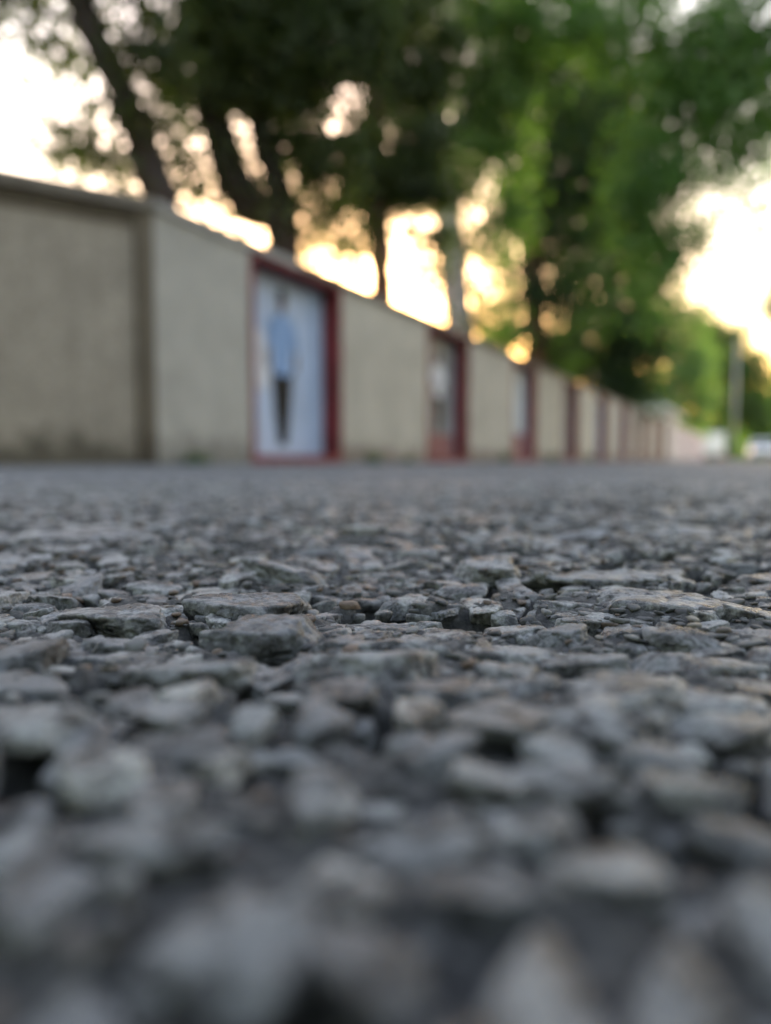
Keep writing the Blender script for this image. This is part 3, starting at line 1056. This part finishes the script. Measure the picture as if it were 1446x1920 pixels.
# unseen trees added behind and beside the camera to block sky light
for (tx, ty, hh, dp, lab) in ((-6.5, -5.0, 9.5, 1.0, 'tall unseen tree added on the left just behind the viewpoint to block sky light'), (-3.5, -12.0, 11.0, 1.2, 'broad unseen tree added further back on the left to block sky light'),
                              (2.5, -14.0, 11.0, 1.2, 'big unseen tree added on the right far behind the viewpoint to block sky light'), (-13, -3, 10, 1.2, 'leafy unseen tree added behind the splayed wall to block sky light'),
                              (6.0, -6.5, 10.0, 1.2, 'unseen tree added on the right just behind the viewpoint to block sky light')):
    r_ = empty('unseen_shade_tree', (tx, ty, 0))
    tag(r_, lab, 'tree', 'unseen trees added to block sky light')
    mb = MB(); mb.tube(spline([(0, 0, -0.1), (0.1, 0.1, 1.5), (0.0, 0.2, hh * 0.4), (0.1, 0.1, hh * 0.75)], 4), list(np.linspace(0.26, 0.09, 13)), 12, 0.25)
    mb.build('trunk', M['bark_dark'], r_, True)
    cl = []
    for q in range(14):
        cl.append(((random.uniform(-2.6, 2.6) * dp, random.uniform(-2.6, 2.6) * dp, random.uniform(0.28, 0.95) * hh), (1.7 * dp, 1.7 * dp, 1.3 * dp), 900))
    V, f, tn = leaves(cl, 0.24, 0.3)
    link('crown', mesh_np('crown', V, f, M['leaf_green'], False, {'tone': tn}), r_)

# distant woods closing the end of the street, plus an unseen sky-blocking ring
cl = []
for q in range(60):
    p = at(1100 + q * 22, 862, 170 + (q * 37) % 40)
    hgt = 7 + (q * 53) % 6
    cl.append(((p.x, p.y, hgt * 0.42), (6, 6, hgt * 0.6), 1400))
for q in range(70):  # unseen ring behind the camera, added to keep low sky off stone fronts
    an = math.radians(62 + q * 3.3)
    rr = 42 + (q * 29) % 17
    hgt = 12 + (q * 53) % 5
    cl.append(((math.sin(an) * rr, math.cos(an) * rr, hgt * 0.45), (4.5, 4.5, hgt * 0.6), 900))
V, f, tn = leaves(cl, 1.1, 1.0)
wd = link('distant_woods_and_sky_block', mesh_np('distant_woods_and_sky_block', V, f, M['leaf_green'], False, {'tone': tn}))
wd['kind'] = 'stuff'
wd['label'] = 'far green woods closing the end of the street, with an unseen ring added to block sky light'
wd['category'] = 'woods'

# weeds growing at the foot of the wall
for wi, (ws, wh, lab) in enumerate(((7.35, 0.16, 'small dark weed tuft at the wall foot just past the first niche'), (4.45, 0.12, 'low weed tuft at the wall foot near the corner rib'),
                                    (8.25, 0.11, 'short weed tuft at the wall foot before the second niche'), (12.1, 0.22, 'bushy weed at the wall foot before the third niche'),
                                    (15.3, 0.2, 'weed clump at the wall foot past the third niche'), (19.2, 0.25, 'tall weed clump further along the wall foot'))):
    p = wall_origin + U * ws + N * 0.09
    wr = empty('weed', (p.x, p.y, -0.01))
    tag(wr, lab, 'weed', 'weeds along the wall foot')
    V, F_, T = [], [], []
    for k in range(46):
        a = random.uniform(0, 6.28)
        ln_ = wh * random.uniform(0.5, 1.1)
        lean = random.uniform(0.1, 0.9)
        ox, oy = random.gauss(0, 0.035), random.gauss(0, 0.03)
        wd_ = random.uniform(0.004, 0.009)
        px_, py_ = -math.sin(a) * wd_, math.cos(a) * wd_
        i0 = len(V)
        for q, wq in ((0, 0.6), (0.5, 1.0), (1.0, 0.1)):
            cx_, cy_, cz_ = ox + math.cos(a) * lean * ln_ * q * q, oy + math.sin(a) * lean * ln_ * q * q, ln_ * (q - 0.35 * lean * q * q)
            V += [(cx_ - px_ * wq, cy_ - py_ * wq, cz_), (cx_ + px_ * wq, cy_ + py_ * wq, cz_)]
        F_ += [(i0, i0 + 1, i0 + 3, i0 + 2), (i0 + 2, i0 + 3, i0 + 5, i0 + 4)]
        T += [random.random()] * 6
    link('blades', mesh_np('blades', np.array(V), np.array(F_), M['leaf_mid'], True, {'tone': np.array(T)}), wr)

# ------------------------------------------------------------------ pale house behind the wall
hp = wall_origin + U * 51.5 - N * 1.3
house = empty('pale_house', (hp.x, hp.y, 0), RZ)
tag(house, 'small pale house with a light sheet roof behind the far wall', 'house')
MB().box(-5, 5, 0, 3, -0.05, 2.9).build('wall', M['bld_white'], house)
MB().prism([(0, 0)] * 0 + [(-5.4, 2.901), (5.4, 2.901), (5.4, 3.0), (-5.4, 3.0)], -0.5, 3.5).build('eaves', M['roof_sheet'], house)
rf = MB()
rf.loft([[(-5.4, -0.5, 3.002), (-5.4, 3.5, 3.002), (-5.4, 1.5, 4.2)], [(5.4, -0.5, 3.002), (5.4, 3.5, 3.002), (5.4, 1.5, 4.2)]])
rf.build('roof', M['roof_sheet'], house)
for xw in (-3, 0.2, 3.2):
    f_ = MB().box(xw - 0.6, xw + 0.6, -0.03, 0.02, 1.0, 2.2).build('window', M['window_frame'], house)
    MB().box(xw - 0.5, xw + 0.5, -0.035, -0.031, 1.1, 2.1).build('pane', M['glass'], f_)
fe = MB().box(-5.04, -4.99, 0.9, 2.1, 1.0, 2.2).build('window', M['window_frame'], house)
MB().box(-5.045, -5.041, 1.0, 2.0, 1.1, 2.1).build('pane', M['glass'], fe)

# ------------------------------------------------------------------ pole
pb = at(1376, 862, 46)
pole = empty('metal_pole', (pb.x, pb.y, 0))
tag(pole, 'thin pale grey metal pole standing by the road before the round tree', 'pole')
MB().tube([(0, 0, 0.02), (0, 0, 3), (0, 0, 7.2)], [0.085, 0.07, 0.05], 12).build('shaft', M['pole_grey'], pole, True)
MB().box(-0.2, 0.2, -0.2, 0.2, -0.02, 0.03).build('base_plate', M['pole_grey'], pole)
MB().tube([(0, 0, 7.2), (0, 0, 7.26)], [0.07, 0.03], 12).build('cap', M['pole_grey'], pole, True)


# ------------------------------------------------------------------ vehicles
def wheel(parent, x, y, r, w_):
    def ring(rad, yy):
        return [(x + rad * math.cos(a), yy, r + rad * math.sin(a)) for a in [i * math.pi / 10 for i in range(20)]]
    s_ = 1 if y > 0 else -1
    t_ = MB().loft([ring(r * 0.9, y - w_ / 2), ring(r, y - w_ / 2 + 0.03), ring(r, y + w_ / 2 - 0.03), ring(r * 0.9, y + w_ / 2)]).build('wheel', M['rubber'], parent)
    MB().loft([ring(r * 0.62, y + s_ * w_ / 2 - 0.002), ring(r * 0.55, y + s_ * (w_ / 2 + 0.015))]).build('rim', M['rim'], t_)


def car(name, label, loc, rz):
    """front towards +x"""
    root = empty(name, loc, rz)
    tag(root, label, 'car')
    prof = [(-2.05, 0.35), (-2.1, 0.6), (-2.05, 0.88), (-1.95, 0.95), (-1.0, 0.98), (0.85, 0.93), (1.8, 0.80), (2.0, 0.68), (2.05, 0.45), (1.98, 0.28), (-1.95, 0.28)]
    rings = []
    for y, sx, dz in ((-0.86, 0.93, -0.02), (-0.82, 0.98, 0), (-0.5, 1.0, 0.02), (0.5, 1.0, 0.02), (0.82, 0.98, 0), (0.86, 0.93, -0.02)):
        rings.append([(p[0] * sx, y, p[1] + (dz if p[1] > 0.6 else 0)) for p in prof])
    MB().loft(rings).build('body', M['car_white'], root)
    cab = MB()
    cab.loft([[(-1.55, -0.78, 0.96), (0.75, -0.78, 0.94), (0.75, 0.78, 0.94), (-1.55, 0.78, 0.96)],
              [(-1.25, -0.70, 1.30), (0.15, -0.70, 1.33), (0.15, 0.70, 1.33), (-1.25, 0.70, 1.30)]])
    cab.build('cabin_glass', M['glass'], root)
    MB().loft([[(-1.28, -0.715, 1.301), (0.18, -0.715, 1.331), (0.18, 0.715, 1.331), (-1.28, 0.715, 1.301)],
               [(-1.15, -0.62, 1.41), (0.0, -0.62, 1.43), (0.0, 0.62, 1.43), (-1.15, 0.62, 1.41)]]).build('roof', M['car_white'], root)
    for y in (-0.79, 0.79):
        MB().tube([(0.74, y, 0.93), (0.16, y * 0.91, 1.33)], [0.03, 0.03], 8).build('pillar', M['car_white'], root)
        MB().tube([(-0.4, y, 0.95), (-0.45, y * 0.91, 1.32)], [0.03, 0.03], 8).build('pillar', M['car_white'], root)
    for y in (-0.6, 0.6):
        MB().box(1.93, 2.035, y - 0.19, y + 0.19, 0.62, 0.76).build('headlight', M['lamp_glass'], root)
        MB().box(-2.12, -2.0, y - 0.16, y + 0.16, 0.7, 0.86).build('tail_light', M['tail_red'], root)
    MB().box(2.0, 2.06, -0.38, 0.38, 0.5, 0.62).build('grille', M['plastic_dark'], root)
    MB().box(1.95, 2.09, -0.80, 0.80, 0.30, 0.42).build('bumper', M['plastic_dark'], root)
    for y in (-0.92, 0.92):
        MB().box(0.55, 0.68, y - 0.08, y + 0.08, 0.93, 1.06).build('mirror', M['car_white'], root)
    for x in (-1.3, 1.3):
        for y in (-0.78, 0.78):
            wheel(root, x, y, 0.31, 0.19)
    return root


def at_road(px, z):
    p = at(px, 862, z)
    return Vector((p.x, p.y, 0))


car('white_car', 'small white car coming up the road at the right edge', at_road(1430, 54), RZ + math.pi)


def van(name, label, loc, rz):
    root = empty(name, loc, rz)
    tag(root, label, 'van')
    MB().prism([(-2.4, 0.55), (1.0, 0.55), (1.0, 2.45), (0.9, 2.55), (-2.3, 2.55), (-2.4, 2.45)], -0.95, 0.95).build('cargo_box', M['bld_white'], root)
    MB().prism([(1.002, 0.4), (2.5, 0.4), (2.6, 0.9), (2.45, 1.15), (2.0, 2.0), (1.002, 2.1)], -0.88, 0.88).build('cab', M['car_white'], root)
    MB().loft([[(2.45, -0.78, 1.2), (2.45, 0.78, 1.2), (2.06, 0.74, 1.92), (2.06, -0.74, 1.92)], [(2.48, -0.78, 1.21), (2.48, 0.78, 1.21), (2.09, 0.74, 1.93), (2.09, -0.74, 1.93)]]).build('windscreen', M['glass'], root)
    for y in (-0.883, 0.883):
        MB().box(1.25, 1.95, y - 0.006, y + 0.006, 1.25, 1.85).build('side_window', M['glass'], root)
    for y in (-0.45, 0.45):
        d_ = MB().box(-2.43, -2.402, y - 0.43, y + 0.43, 0.6, 2.4).build('rear_door', M['bld_white'], root)
        MB().box(-2.45, -2.431, y * 0.3 - 0.02, y * 0.3 + 0.02, 1.2, 1.5).build('handle', M['plastic_dark'], d_)
        MB().box(-2.44, -2.402, y * 1.7 - 0.1, y * 1.7 + 0.1, 0.4, 0.54).build('tail_light', M['tail_red'], root)
    MB().box(-2.3, 2.3, -0.6, 0.6, 0.32, 0.54).build('chassis', M['plastic_dark'], root)
    for x in (-1.5, 1.7):
        for y in (-0.75, 0.75):
            wheel(root, x, y, 0.33, 0.2)
    return root


van('white_van', 'white box van parked beyond the end of the white wall', at_road(1338, 74), RZ)
